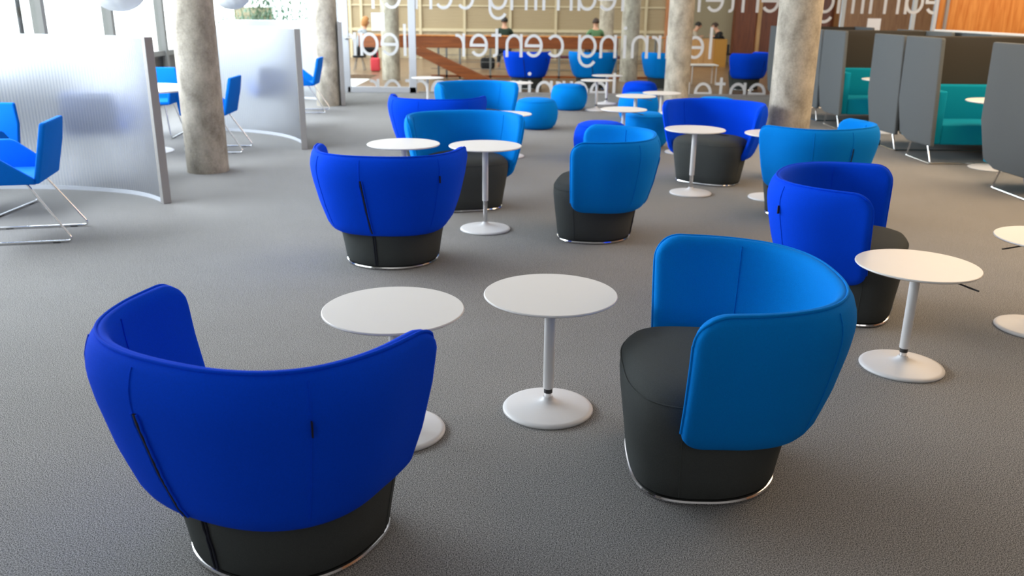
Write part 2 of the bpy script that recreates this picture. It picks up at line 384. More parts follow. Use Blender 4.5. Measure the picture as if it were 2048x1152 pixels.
notice(6.83, 7.09, 1.27, 1.50, 'small white sheet on the glass above the grey booths', -.012)

# columns
def column(x, y, label, h=3.5, r=.206):
    n = 64; prof = [(r, 0), (r, .6), (r, 1.2), (r, 2.0), (r, h)]
    o = obj('concrete_column', lathe(prof, n), M['concrete']); o.location = (x, y, 0)
    tag(o, label, 'column', 'round concrete columns'); return o
column(-3.153, 8.785, 'round concrete column nearest on the left, beside the frosted screen')
column(-3.187, 15.02, 'round concrete column further back on the left, in front of the glass door')
column(2.76, 14.9, 'round concrete column behind the pale tables, right of centre')
column(2.775, 8.75, 'round concrete column rising behind the bright blue chair on the right')
column(-2.86, 20.5, 'round concrete column behind the glass door in the hall', 4.4)
column(2.68, 20.7, 'round concrete column beyond the glass in the hall, at the end of the balustrade', 4.4)
column(2.62, 25.6, 'farthest round concrete column in the hall, behind the man in green', 4.4)

# ------------------------------------------------------------------ furniture: swivel armchair
ARM = .168
def plan_pt(s, rad, arm=ARM, sa=.80, ky=.885, pw=2.38):
    if abs(s) <= sa:
        a = s/sa*PI/2; S_, C_ = math.sin(a), math.cos(a); k = (abs(S_)**pw + abs(C_)**pw)**(-1/pw)
        return Vector((rad*k*S_, -rad*ky*k*C_))
    d = (abs(s)-sa)/(1-sa)
    return Vector((math.copysign(rad + .006*d*d, s), d*arm))
def plan_n(s, rad):
    e = 1e-3; a = plan_pt(max(-1, s-e), rad); b = plan_pt(min(1, s+e), rad); t = (b-a).normalized(); return Vector((t.y, -t.x))
ZB, ZT = .241, .768
def Rh(z): 
    h = max(0, min(1, (z-ZB)/(ZT-ZB))); 
    K = ((0, .366), (.12, .404), (.35, .446), (.65, .484), (.85, .500), (1, .505))
    for (a, ra), (b, rb) in zip(K, K[1:]):
        if h <= b:
            t = (h-a)/(b-a); return ra + (rb-ra)*t
    return .505
TH = .062
def zrange(d, rt=.10, rb=.085):
    zt = ZT; zb = ZB
    if d < rt: zt = ZT - rt + math.sqrt(max(0, rt*rt - (rt-d)**2))
    if d < rb: zb = ZB + rb - math.sqrt(max(0, rb*rb - (rb-d)**2))
    return zb, zt
HL = PI/2*.43 + .168    # nominal half length
def curl(s, z):
    h = (z-ZB)/(ZT-ZB); w = max(0, min(1, (.97-abs(s))/.45)); w = w*w*(3-2*w)
    t = max(0, (h-.74)/.26); return .040*w*t*t
def shell_loop(s, d):
    zb, zt = zrange(d)
    th = TH * (math.sqrt(max(0, 1-(1-min(1, d/(TH*.5)))**2)) if d < TH*.5 else 1)
    th = max(th, .004); loop = []
    nv = 14
    def P(z, off):
        rad = Rh(z); p = plan_pt(s, rad); n = plan_n(s, rad)
        return Vector((p.x - n.x*off, p.y - n.y*off, z))
    e = min(TH*.5, (zt-zb)*.2)
    for i in range(nv+1):   # outer, bottom to top
        z = zb + e + (zt-zb-2*e)*i/nv; loop.append(P(z, TH/2 - th/2 + curl(s, z)))
    for i in range(1, 6):
        a = PI*i/6; z = zt - e + e*math.sin(a); loop.append(P(z, TH/2 - th/2*math.cos(a) + curl(s, z)*(.5+.5*math.cos(a)) + .022*min(1, curl(s, zt)/.04)*(.5-.5*math.cos(a))))
    for i in range(nv+1):
        z = zt - e - (zt-zb-2*e)*i/nv; loop.append(P(z, TH/2 + th/2 + .022*min(1, curl(s, zt)/.04)))
    for i in range(1, 6):
        a = PI*i/6; loop.append(P(zb + e - e*math.sin(a), TH/2 + th/2*math.cos(a)))
    return loop
ds = [0, .0015, .005, .010, .017, .026, .037, .05, .065, .082, .10, .125]
S = [-1 + d/HL for d in ds] + [(-1 + .15/HL) + i*(2 - .3/HL)/44 for i in range(45)] + [1 - d/HL for d in ds[::-1]]
D = ds + [.2]*45 + ds[::-1]
def shell_bm(): return loft(bmesh.new(), [shell_loop(s, d) for s, d in zip(S, D)])
def shell_pt(s, z, off):
    rad = Rh(z); p = plan_pt(s, rad); n = plan_n(s, rad); return Vector((p.x - n.x*off, p.y - n.y*off, z))
def pipe_bm():
    top = []; 
    SS = [(s, d) for s, d in zip(S, D)]
    for s, d in SS:
        zb, zt = zrange(d)
        s2 = s; o = .013 + curl(s, zt)*.90 if d >= .03 else .016 + (.03-d)/.03*.012
        top.append(shell_pt(s2, zt - (.0035 if d > .06 else .003), o))
    pts = [p for p in top]
    # run down both front edges
    def front(sg):
        L = []
        for i in range(12):
            z = .66 - (.66 - .32)*i/11; L.append(shell_pt(sg, z, TH*.5) + Vector((0, .001, 0)))
        return L
    l = front(-1)[::-1]; r = front(1)
    return tube(l + pts + r, .0055, 8)
def seam_pts(s, z0, z1, off, n=16): return [shell_pt(s, z0 + (z1-z0)*i/n, off) for i in range(n+1)]
def seat_pt(a, r):
    # a from +x counter-clockwise; front (+y) squarer, back round
    c, s = math.cos(a), math.sin(a)
    n = 3.0 if s > 0 else 2.15
    k = (abs(c)**n + abs(s)**n)**(-1/n)
    return Vector((r*k*c, r*k*s*(.76 if s > 0 else 1.0) + .062))
SEAT_PROF = [(.295, .018), (.308, .03), (.318, .10), (.335, .2), (.350, .29), (.356, .345), (.353, .384), (.342, .410), (.320, .430), (.28, .443), (.21, .452), (.12, .457), (.04, .458)]
def seat_bm(prof=SEAT_PROF, n=72):
    return loft(bmesh.new(), [[(*seat_pt(2*PI*i/n, r), z) for i in range(n)] for r, z in prof])
def armchair(kind, name='swivel_armchair'):
    t = empty(name)
    b = obj('backrest', shell_bm(), M[kind], t, angle=60)
    obj('piping', pipe_bm(), M[kind], b)
    bm = bmesh.new()
    for s in (-.43, .43):
        obj('seam', tube([q - Vector((*plan_n(s, .45), 0))*curl(s, q.z) for q in seam_pts(s, .29, .745, -.0005)], .0022, 6), M[kind], b)
        obj('seam', tube(seam_pts(s*1.36, .47, .745, TH+.0225), .0022, 6), M[kind], b)
    obj('seam', tube([shell_pt(-.09, .62 + (.745-.62)*i/8, -.0005 + curl(.09, .62 + (.745-.62)*i/8)) for i in range(9)], .0022, 6), M[kind], b)
    def ridge_pts(o, off, n):
        return [shell_pt(-.085 + .03*(.63-z)/.36 + o, z, off) for z in [.268 + (.62-.268)*i/n for i in range(n+1)]]
    for o in (-.011, .011):
        pts = ridge_pts(o, -.003, 30)
        for i, p in enumerate(pts): p += Vector((random.uniform(-.0012, .0012), random.uniform(-.0012, .0012), 0))
        obj('zip_ridge', tube(pts, .0038, 6), M[kind], b)
    obj('zip', tube(ridge_pts(0, -.0008, 20), .0060, 6), M['seam_dark'], b)['label'] = 'dark zip tape'
    # small black fabric tag on the other seam
    p = shell_pt(.43, .62, -.006); n = plan_n(.43, Rh(.62)); ang = math.atan2(n.y, n.x)
    tb = BX(-.004, .008, -.002, .002, -.022, .022); bmesh.ops.transform(tb, matrix=Matrix.Translation(p) @ Matrix.Rotation(ang, 4, 'Z'), verts=tb.verts)
    obj('fabric_tag', tb, M['seam_dark'], b, smooth=False)['label'] = 'small black fabric tag'
    st = obj('seat', seat_bm(), M['charcoal'], t, angle=50)
    st['label'] = 'charcoal upholstered drum seat'
    obj('seam', tube([(*seat_pt(2*PI*i/72, .3525), .392) for i in range(72)], .0028, 6, closed=True), M['charcoal'], st)
    for a in (R(20), R(160)):
        obj('seam', tube([(*seat_pt(a, r+.0005), z) for r, z in SEAT_PROF[1:7]], .0022, 6), M['charcoal'], st)
    for o in (-.012, .012):
        pts = [Vector((*seat_pt(R(262)+o*1.6, r+.002), z)) for r, z in [(.309 + (z_-.03)*.155, z_) for z_ in [.03+.25*i/18 for i in range(19)]]]
        for p in pts: p += Vector((random.uniform(-.0012, .0012), random.uniform(-.0012, .0012), 0))
        obj('zip', tube(pts, .0038, 6), M['seam_dark'], st)
    obj('base_ring', tube([(*seat_pt(2*PI*i/72, .302), .012) for i in range(72)], .0095, 8, closed=True), M['chrome'], t)['label'] = 'chrome floor ring'
    return t
proto_arm = {}
def place_arm(kind, x, y, deg, label):
    if kind not in proto_arm: o = proto_arm[kind] = armchair(kind)
    else: o = copy_tree(proto_arm[kind])
    o.location = (x, y, 0); o.rotation_euler = (0, 0, R(deg))
    return tag(o, label, 'armchair', 'blue tub armchairs with charcoal seats')
place_arm('royal', -.738, 2.385, -23.5, 'royal blue tub armchair nearest the camera, seen from behind at lower left')
place_arm('light', .74, 2.895, 88.3, 'bright blue tub armchair nearest the camera on the right, open towards the round tables')
place_arm('royal', -.82, 5.59, -4.5, 'royal blue tub armchair seen from behind, standing in front of two white tables')
place_arm('light', .645, 6.33, 80, 'bright blue tub armchair in the centre, turned side on with its back to the right')
place_arm('light', -.427, 7.316, 196, 'bright blue tub armchair facing the camera behind the tall white table')
place_arm('royal', 1.985, 8.555, 147, 'royal blue tub armchair facing the camera in front of the concrete column')
place_arm('light', 2.485, 7.07, 31, 'bright blue tub armchair with its back to the camera, before the right column')
place_arm('royal', 1.885, 4.71, -118, 'royal blue tub armchair turned to the right, behind the large white table on the right')
place_arm('royal', -.80, 9.0, -8, 'royal blue tub armchair seen from behind, half hidden by the bright blue one facing us')
place_arm('light', -.46, 10.55, 205, 'bright blue tub armchair facing the camera, farthest back of the left cluster')
place_arm('royal', .27, 18.6, 0, 'royal blue tub armchair beyond the glass, below the word center')
place_arm('light', 1.66, 18.7, 3, 'bright blue tub armchair beyond the glass, left of the hall column')
place_arm('light', 3.22, 18.8, 15, 'bright blue tub armchair beyond the glass, half behind a concrete column')
place_arm('royal', 4.98, 18.9, 48, 'royal blue tub armchair beyond the glass at the right, by the brown wood wall')

# ------------------------------------------------------------------ ottomans
def ottoman(kind):
    prof = [(.20, .0), (.235, .012), (.275, .06), (.302, .14), (.310, .22), (.300, .30), (.275, .365), (.24, .398), (.19, .415), (.11, .423), (.03, .425)]
    t = empty('round_ottoman')
    o = obj('cushion', lathe(prof, 56), M[kind], t, angle=60)
    obj('seam', tube([(.262*math.cos(2*PI*i/48), .262*math.sin(2*PI*i/48), .3835) for i in range(48)], .003, 6, closed=True), M[kind], o)
    return t
proto_ot = {}
def place_ot(kind, x, y, label):
    if kind not in proto_ot: o = proto_ot[kind] = ottoman(kind)
    else: o = copy_tree(proto_ot[kind])
    o.location = (x, y, 0); return tag(o, label, 'ottoman', 'round blue ottomans')
place_ot('light', .93, 14.75, 'bright blue round ottoman standing alone at the back, before the lettered glass')
place_ot('light', .32, 12.35, 'bright blue round ottoman right beside the armchair at the back left')
place_ot('royal', .99, 9.78, 'royal blue round ottoman just behind the side-on bright blue armchair')
place_ot('light', 1.63, 10.75, 'bright blue round ottoman behind the royal blue one, under a white table')
place_ot('light', 1.90, 13.3, 'bright blue round ottoman behind three white tables at the back')
place_ot('royal', 2.22, 15.45, 'royal blue round ottoman farthest back, at the foot of a column')
place_ot('light', 2.95, 12.75, 'bright blue round ottoman peeking over the royal blue armchair that faces us')

# ------------------------------------------------------------------ round pedestal tables
def side_table(zt, rz=0, r=.2748):
    t = empty('side_table')
    obj('tabletop', lathe([(.05, zt-.016), (r-.018, zt-.013), (r-.006, zt-.011), (r, zt-.006), (r-.0012, zt-.002), (r-.004, zt), (r*.6, zt), (.02, zt)], 72), M['white'], t, angle=35)
    zl = max(.10, zt - .425)
    obj('pedestal', lathe([(.024, zt-.016), (.0225, zt-.04), (.0225, zl+.002), (.021, zl)], 28), M['white_base'], t)
    if zl - .1 > .03: obj('chrome_piston', lathe([(.0165, .045), (.0165, zl+.02)], 24), M['chrome'], t)
    else:
        obj('chrome_piston', lathe([(.0165, .045), (.0165, zl)], 24), M['chrome'], t)
        obj('collar', lathe([(.0185, zl-.020), (.0185, zl+.001)], 24), M['collar'], t)
    rb = .1935
    obj('base', lathe([(rb-.004, 0), (rb, .004), (rb, .009), (rb-.004, .0145), (rb-.02, .018), (.12, .026), (.07, .033), (.045, .039), (.030, .047), (.0235, .056), (.021, .062), (.012, .062)], 64), M['white_base'], t, angle=45)
    bm = tube([(.0, 0, zt-.024), (.20, 0, zt-.030), (.275, 0, zt-.036), (.315, 0, zt-.038)], [.0035, .0035, .0045, .004], 8)
    obj('height_lever', bm, M['collar'], t)
    t.rotation_euler = (0, 0, R(rz)); return t
def place_tab(x, y, z, label, rz=0):
    t = side_table(z, rz); t.location = (x, y, 0); return tag(t, label, 'table', 'white round pedestal tables')
place_tab(.1588, 3.335, .525, 'white round pedestal table in the middle foreground, between the two nearest armchairs', 140)
place_tab(1.891, 3.834, .5185, 'white round pedestal table behind the nearest bright blue armchair on the right', -62)
place_tab(-.458, 3.12, .529, 'white round pedestal table partly hidden behind the nearest royal blue armchair', 60)
place_tab(-.212, 6.452, .651, 'tall white round table on a long chrome piston, left of centre', 130)
place_tab(1.659, 7.893, .598, 'white round table on a long chrome piston before the royal blue armchair facing us', -30)
place_tab(-.83, 6.48, .655, 'white round table just behind the back of the royal blue armchair left of centre', 120)
place_tab(1.386, 14.68, .495, 'white round table far back with its foot clear, left of two others', 120)
place_tab(1.31, 10.35, .50, 'white round table nearest of the back group, by the royal blue ottoman', -50)
place_tab(2.13, 12.6, .49, 'white round table at the back, right in front of the column', 100)
place_tab(1.66, 11.9, .51, 'white round table in the middle of the back group', -55)
place_tab(1.66, 15.7, .50, 'white round table farthest back, just before the glass', 90)
place_tab(-.07, 9.87, .49, 'white round table beside the bright blue armchair and ottoman at the back left', 90)
place_tab(-1.46, 14.8, .50, 'white round table standing alone near the glass door', -20)
place_tab(.02, 13.6, .53, 'white round table behind the bright blue armchair at the back left', 90)
place_tab(2.35, 7.72, .59, 'white round table mostly hidden behind the bright blue armchair before the column', 90)
place_tab(2.845, 4.38, .51, 'white round table cut off by the right edge of the picture', 196)
place_tab(2.01, 10.28, .47, 'white round table whose foot shows behind the royal blue armchair facing us', 90)

# ------------------------------------------------------------------ curved screens
def catmull(P, n=10):
    P = [Vector(p) for p in P]; P = [P[0]*2-P[1]] + P + [P[-1]*2-P[-2]]; out = []
    for a, b, c, d in zip(P, P[1:], P[2:], P[3:]):
        for i in range(n):
            t = i/n; out.append(.5*((2*b) + (-a+c)*t + (2*a-5*b+4*c-d)*t*t + (-a+3*b-3*c+d)*t**3))
    out.append(P[-2]); return out
def screen(pts, label):
    p0 = Vector(pts[0]); t = empty('curved_screen', (p0.x, p0.y, 0))
    P = catmull([(p[0]-p0.x, p[1]-p0.y) for p in pts], 24)
    # resample evenly at the rib pitch
    L = [0]
    for a, b in zip(P, P[1:]): L.append(L[-1] + (b-a).length)
    n = int(L[-1]/.0075); Q = []; j = 0
    for i in range(n+1):
        s = L[-1]*i/n
        while j < len(L)-2 and L[j+1] < s: j += 1
        f = (s-L[j])/max(1e-9, L[j+1]-L[j]); Q.append(P[j].lerp(P[j+1], f))
    H0, H1 = .035, 1.365
    bm = bmesh.new(); rows = []
    for i, q in enumerate(Q):
        a = Q[max(i-1, 0)]; b = Q[min(i+1, len(Q)-1)]; tt = (b-a).normalized(); nn = Vector((-tt.y, tt.x))
        w = .010 + .0012*(0, 1, 0, -1)[i % 4]
        A = q + nn*w; B = q - nn*w
        rows.append([(A.x, A.y, H0), (A.x, A.y, H1), (B.x, B.y, H1), (B.x, B.y, H0)])
    loft(bm, rows); uv = bm.loops.layers.uv.new('arc'); bm.verts.index_update()
    for f_ in bm.faces:
        for lp in f_.loops: lp[uv].uv = ((lp.vert.index//4)*L[-1]/n, lp.vert.co.z)
    obj('ribbed_panel', bm, M['poly'], t, angle=30)
    def strip(z0, z1, w):
        bm = bmesh.new(); rows = []
        for i, q in enumerate(Q[::3] + [Q[-1]]):
            QQ = Q[::3] + [Q[-1]]; a = QQ[max(i-1, 0)]; b = QQ[min(i+1, len(QQ)-1)]; tt = (b-a)
            if tt.length < 1e-6: continue
            tt.normalize(); nn = Vector((-tt.y, tt.x)); A = q + nn*w; B = q - nn*w
            rows.append([(A.x, A.y, z0), (A.x, A.y, z1), (B.x, B.y, z1), (B.x, B.y, z0)])
        return loft(bm, rows)
    obj('bottom_rail', strip(0, .036, .013), M['frame_white'], t)
    obj('top_rail', strip(1.362, 1.375, .014), M['frame_white'], t)
    d = (Q[0]-Q[3]).normalized(); ang = math.atan2(d.y, d.x)
    pb = BX(-.015, .045, -.035, .035, 0, 1.38, bev=.004); bmesh.ops.transform(pb, matrix=Matrix.Rotation(ang, 4, 'Z'), verts=pb.verts)
    obj('end_post', pb, M['alu'], t, smooth=False)['label'] = 'grey aluminium end post'
    return tag(t, label, 'partition', 'curved frosted screens')
screen([(-3.01, 7.27), (-3.25, 7.50), (-3.57, 7.67), (-4.10, 7.79), (-4.75, 7.78), (-5.3, 7.60), (-5.75, 7.25)], 'curved frosted ribbed screen nearest, at the left edge behind the blue chairs')
screen([(-2.50, 10.25), (-2.60, 10.62), (-2.78, 10.98), (-3.03, 11.29), (-3.35, 11.53), (-3.78, 11.72), (-4.10, 11.74), (-4.45, 11.70)], 'curved frosted ribbed screen between the two concrete columns on the left')
screen([(-2.93, 14.95), (-3.05, 15.35), (-3.35, 15.75), (-3.8, 16.05), (-4.4, 16.2), (-5.2, 16.15)], 'curved frosted ribbed screen farthest back, behind the second column by the glass door')

# ------------------------------------------------------------------ meeting chairs with sled base
def prism(poly, t0, t1, axis, bev=0):
    """poly in a plane, extruded along axis ('x','y')"""
    bm = bmesh.new()
    f = (lambda a, b, t: (t, a, b)) if axis == 'x' else (lambda a, b, t: (a, t, b))
    loft(bm, [[f(a, b, t) for a, b in poly] for t in (t0, t1)])
    if bev:
        bmesh.ops.bevel(bm, geom=bm.edges[:], offset=bev, segments=3, profile=.5, affect='EDGES')
    return bm
def meeting_chair():
    t = empty('meeting_chair')
    obj('seat', BX(-.26, .26, -.24, .26, .425, .472, bev=.018), M['sky'], t, angle=60)
    bm = prism([(-.26, .43), (.26, .43), (.262, .68), (.235, .84), (.222, .85), (-.222, .85), (-.235, .84), (-.262, .68)], -.022, .022, 'y', bev=.014)
    for v in bm.verts:
        h = (v.co.z-.43); v.co.y += -.235 - h*.22 - .02*math.sin(h*5) + .028*(v.co.x/.25)**2*h*2
    obj('backrest', bm, M['sky'], t, angle=60)
    for s in (-1, 1):
        poly = [(-.225, .43), (.26, .43), (.275, .655), (.25, .675), (.06, .675), (.02, .66), (-.225, .475)]
        bm = prism(poly, -.018, .018, 'x', bev=.012)
        for v in bm.verts: v.co.x += s*(.262 + (v.co.z-.43)*.14)
        obj('armrest', bm, M['sky'], t, angle=60)
    for s in (-1, 1):
        pts = bend([(s*.20, -.16, .42), (s*.245, -.42, .012), (s*.245, .26, .012), (s*.20, .20, .42)], .05)
        o = obj('sled_leg', tube(pts, .0085, 10), M['chrome'], t)
        bm = BX(s*.245-.009, s*.245+.009, -.33, -.28, 0, .008); box(bm, s*.245-.009, s*.245+.009, .12, .17, 0, .008)
        obj('glide', bm, M['collar'], o, smooth=False)
    return t
mc = None
def place_mc(x, y, deg, label):
    global mc
    if mc is None: o = mc = meeting_chair()
    else: o = copy_tree(mc)
    o.location = (x, y, 0); o.rotation_euler = (0, 0, R(deg)); return tag(o, label, 'chair', 'blue meeting chairs on chrome sled legs')
place_mc(-3.62, 6.10, 103, 'blue sled-leg meeting chair nearest at left, turned left in front of the ribbed screen')
place_mc(-4.36, 6.86, 180, 'blue sled-leg meeting chair cut off by the left edge, facing the camera')
place_mc(-3.55, 10.12, 93, 'blue sled-leg meeting chair just right of the nearest left column')
place_mc(-4.62, 11.15, 186, 'blue sled-leg meeting chair behind the white meeting table, seen between screen and column')
place_mc(-3.42, 14.05, 93, 'blue sled-leg meeting chair farthest back, before the second left column')
place_mc(-4.0, 8.42, 8, 'blue sled-leg meeting chair dimly visible through the nearest frosted screen')
place_mc(-3.35, 12.25, 25, 'blue sled-leg meeting chair dimly visible through the second frosted screen')
t = empty('meeting_table', (-4.28, 9.95, 0))
obj('tabletop', lathe([(.3, .695), (.60, .705), (.612, .712), (.612, .722), (.606, .728), (.03, .728)], 64), M['white'], t)
obj('pedestal', lathe([(.04, .02), (.035, .04), (.035, .70)], 24), M['white_base'], t)
obj('base', lathe([(.31, 0), (.315, .008), (.30, .016), (.10, .03), (.04, .05), (.02, .05)], 48), M['white_base'], t)
tag(t, 'large white round meeting table glimpsed between the nearest screen and column', 'table')

# pendant lamps
def pendant(x, y, zb, r, label):
    t = empty('pendant_lamp', (x, y, zb))
    bm = bmesh.new(); n = 96; rings = []
    for j in range(25):
        a = -PI/2 + PI*(.03 + .94*j/24)
        ring = []
        for i in range(n):
            f = 1 + .035*abs(math.sin(12*2*PI*i/n*.5 + a*2.2)); ring.append((r*math.cos(a)*f*math.cos(2*PI*i/n), r*math.cos(a)*f*math.sin(2*PI*i/n), r*.82 + r*.82*math.sin(a)))
        rings.append(ring)
    loft(bm, rings)
    obj('shade', bm, M['lampshade'], t, angle=25)
    obj('cable', tube([(0, 0, r*1.6), (0, 0, 3.5-zb)], .003, 6), M['white'], t)
    obj('ceiling_rose', lathe([(.05, 3.47-zb), (.05, 3.5-zb)], 20), M['white'], t)
    tag(t, label, 'lamp', 'ribbed white pendant lamps')
pendant(-4.28, 9.75, 1.55, .27, 'white ribbed pendant lamp hanging left of the nearest concrete column')
pendant(-4.30, 13.7, 1.56, .27, 'white ribbed pendant lamp hanging right of the nearest concrete column, further back')

# ------------------------------------------------------------------ high backed booth sofas
def booth_sofa(face):
    """local x 0..1.55, local y around 0; face=-1 opens towards -y, +1 towards +y. Side profile as seen from the aisle."""
    t = empty('booth_sofa')
    prof = [(-.53, .20), (.06, .19), (.28, .255), (.44, .62), (.465, 1.35), (.455, 1.365), (-.40, 1.365), (-.415, 1.35)]
    for x in (0, 1.50):
        obj('side_panel', prism(prof, x, x+.05, 'x', bev=.012), M['panel'], t, angle=50)
    yb0, yb1 = (.36, .42) if face < 0 else (-.36, -.30)
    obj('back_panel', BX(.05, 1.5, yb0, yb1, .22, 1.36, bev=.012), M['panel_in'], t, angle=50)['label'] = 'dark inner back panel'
    if face < 0:
        obj('back_cushion', BX(.06, 1.49, .20, .355, .40, .82, bev=.025), M['teal'], t, angle=60)
        obj('seat_cushion', BX(.16, 1.39, -.42, .21, .205, .43, bev=.02), M['teal'], t, angle=60)
        for x in (.055, 1.395): obj('arm_cushion', BX(x, x+.10, -.44, .36, .21, .80, bev=.02), M['teal'], t, angle=60)
    else:
        obj('back_cushion', BX(.06, 1.49, -.295, -.14, .40, .82, bev=.025), M['teal'], t, angle=60)
        obj('seat_cushion', BX(.16, 1.39, -.15, .36, .205, .43, bev=.02), M['teal'], t, angle=60)
        for x in (.055, 1.395): obj('arm_cushion', BX(x, x+.10, -.30, .38, .21, .80, bev=.02), M['teal'], t, angle=60)
    for x in (.03, 1.52):
        pts = bend([(x, -.42, .21), (x, -.55, .010), (x, .08, .010), (x, -.02, .21)], .03)
        obj('sled_leg', tube(pts, .010, 8), M['chrome'], t)
    obj('crossbar', tube([(.03, -.5, .010), (1.52, -.5, .010)], .010, 8), M['chrome'], t)
    return t
SOF = [(-1, 10.15, 'grey booth sofa with teal seat, far side of the nearer booth on the right'),
       (1, 11.10, 'grey high-backed booth sofa turned away, back to back with the nearer booth'),
       (-1, 13.02, 'grey booth sofa with teal seat, far side of the second booth behind the column'),
       (1, 8.22, 'grey high-backed booth sofa turned away, cut off by the right edge'),
       (1, 13.97, 'grey booth sofa turned away, hidden largely behind the second booth'),
       (-1, 15.85, 'grey booth sofa panel showing left of the right concrete column')]
protoS = {}
for face, yc, lab in SOF:
    if face not in protoS: o = protoS[face] = booth_sofa(face)
    else: o = copy_tree(protoS[face])
    o.location = (4.66, yc, 0); tag(o, lab, 'sofa', 'high-backed booth sofas')
# partition boards that close the booths on the far side
for i, (y0, y1, lab) in enumerate(((7.72, 10.55, 'dark board closing the nearer booth at the back'), (10.62, 13.42, 'dark board closing the second booth at the back'))):
    o = obj('booth_wall', BX(6.31, 6.36, y0, y1, .2, 1.36, bev=.01), M['panel'], smooth=False); 
    for yy in (y0+.2, y1-.2): obj('leg', tube([(6.335, yy, 0), (6.335, yy, .21)], .012, 8), M['chrome'], o)
    obj('top_cap', BX(6.29, 6.38, y0, y1, 1.36, 1.385), M['white'], o, smooth=False); tag(o, lab, 'partition')
def booth_table(x, y, z, lab):
    t = empty('booth_table', (x, y, 0))
    obj('tabletop', lathe([(.2, z-.022), (.37, z-.016), (.38, z-.008), (.376, z), (.02, z)], 56), M['white'], t)
    obj('pedestal', lathe([(.03, .01), (.03, z-.02)], 20), M['white_base'], t)
    obj('base', lathe([(.24, 0), (.245, .006), (.23, .012), (.03, .03)], 40), M['white_base'], t)
    tag(t, lab, 'table', 'round tables inside the booths')
booth_table(5.29, 9.42, .73, 'white round table inside the nearer teal booth')
booth_table(5.27, 12.32, .73, 'white round table inside the second teal booth')

# ------------------------------------------------------------------ hall beyond the glass
FY = 29.3
bmw = struct(empty('window_3', (0, FY, 0)))
obj('blind', BX(-5.7, 4.9, 0.0, .04, .95, 4.4), M['blind'], bmw, smooth=False)
bm = bmesh.new()
for px_ in (700, 722, 790, 838, 925, 1015, 1105, 1195, 1282):
    x = (px_-1024)*.01655; box(bm, x-.04, x+.04, -.08, 0, 0, 4.4)
box(bm, -5.7, 4.9, -.05, 0, 1.64, 1.69); box(bm, -5.7, 4.9, -.06, 0, .86, .95)
obj('frame', bm, plain('cream_window_frame', srgb('#cdbf9f'), .6), bmw, smooth=False)
obj('lower_panel', BX(-5.7, 4.9, 0, .04, 0, .86), plain('pale_lower_glazing', srgb('#a8987c'), .4, noise=.45, nscale=4), bmw, smooth=False)
struct(obj('wall_hall_wood', BX(4.9, 5.75, FY-.15, FY, 0, 4.4), M['lightwood'], smooth=False))
struct(obj('wall_hall_grey', BX(5.75, 7.05, FY-.25, FY, 0, 4.4), M['greywall'], smooth=False))
struct(obj('wall_hall_brown', BX(7.05, 10.2, FY-.6, FY, 0, 4.4), M['brown'], smooth=False))
struct(obj('wall_hall_panels', BX(10.2, 16, FY-1, FY, 0, 4.4), M['midwood'], smooth=False))
struct(obj('wall_hall_right', BX(15.9, 16, 17.5, FY, 0, 4.4), M['midwood'], smooth=False))
o = struct(obj('trim_2', BX(7.75, 7.86, FY-.68, FY-.6, 0, 4.4), M['desk'], smooth=False))
# balustrade
BY = 21.2
b = empty('balustrade', (0, BY, 0))
bm = BX(-3.7, 2.45, -.06, .06, .70, .965, bev=.006)
obj('wood_band', bm, M['redwood'], b, smooth=False)
obj('handrail', BX(-3.7, 3.6, -.09, .07, .965, .995, bev=.006), M['orange'], b, smooth=False)
obj('bottom_rail', BX(-2.0, 3.6, -.05, .05, .02, .075), M['redwood'], b, smooth=False)
bm = bmesh.new()
for px_ in (872, 888, 915, 976, 1040, 1114, 1180, 1228, 1238, 1305):
    x = (px_-1024)*.01195; obj('post', BX(x-.022, x+.022, -.05, .05, 0, .97), M['alu_dark'], b, smooth=False)
bm = bmesh.new()
for z in (.22, .38, .54): obj('wire', tube([(-2.0, 0, z), (3.5, 0, z)], .008, 6), M['alu_dark'], b)
tag(b, 'long balustrade with a red-brown wooden band and grey posts beyond the glass', 'railing')
st = obj('stair_stringer', prism([(-2.45, .62), (-2.2, .74), (-.55, .0), (-1.15, .0)], BY-.32, BY-.12, 'y', bev=.004), M['redwood'], smooth=False)
tag(st, 'slanting red-brown wooden beam in front of the balustrade, right of the glass door', 'beam')
# bench
bn = empty('hall_bench', (1.9, 24.0, 0))
obj('seat', BX(-1.2, 1.2, -.22, .22, .34, .405, bev=.01), plain('burgundy_vinyl', srgb('#5b1f33'), .5), bn, smooth=False)
for x in (-1.0, 1.0): obj('leg', BX(x-.03, x+.03, -.2, .2, 0, .34), M['alu_dark'], bn, smooth=False)
tag(bn, 'long burgundy bench under the man in the green shirt', 'bench')
# desk
dk = empty('wooden_desk', (5.7, 26.4, 0))
obj('front_panel', BX(-.50, .22, -.04, 0, .02, .785), M['desk'], dk, smooth=False)
obj('side_panel', BX(.22, .58, -.10, 0, .0, .80), M['desk_side'], dk, smooth=False)['label'] = 'ochre end panel'
obj('worktop', BX(-.12, .32, 0, 1.3, .745, .785), M['desk'], dk, smooth=False)
tag(dk, 'light wooden standing desk where two people lean, beyond the glass', 'desk')
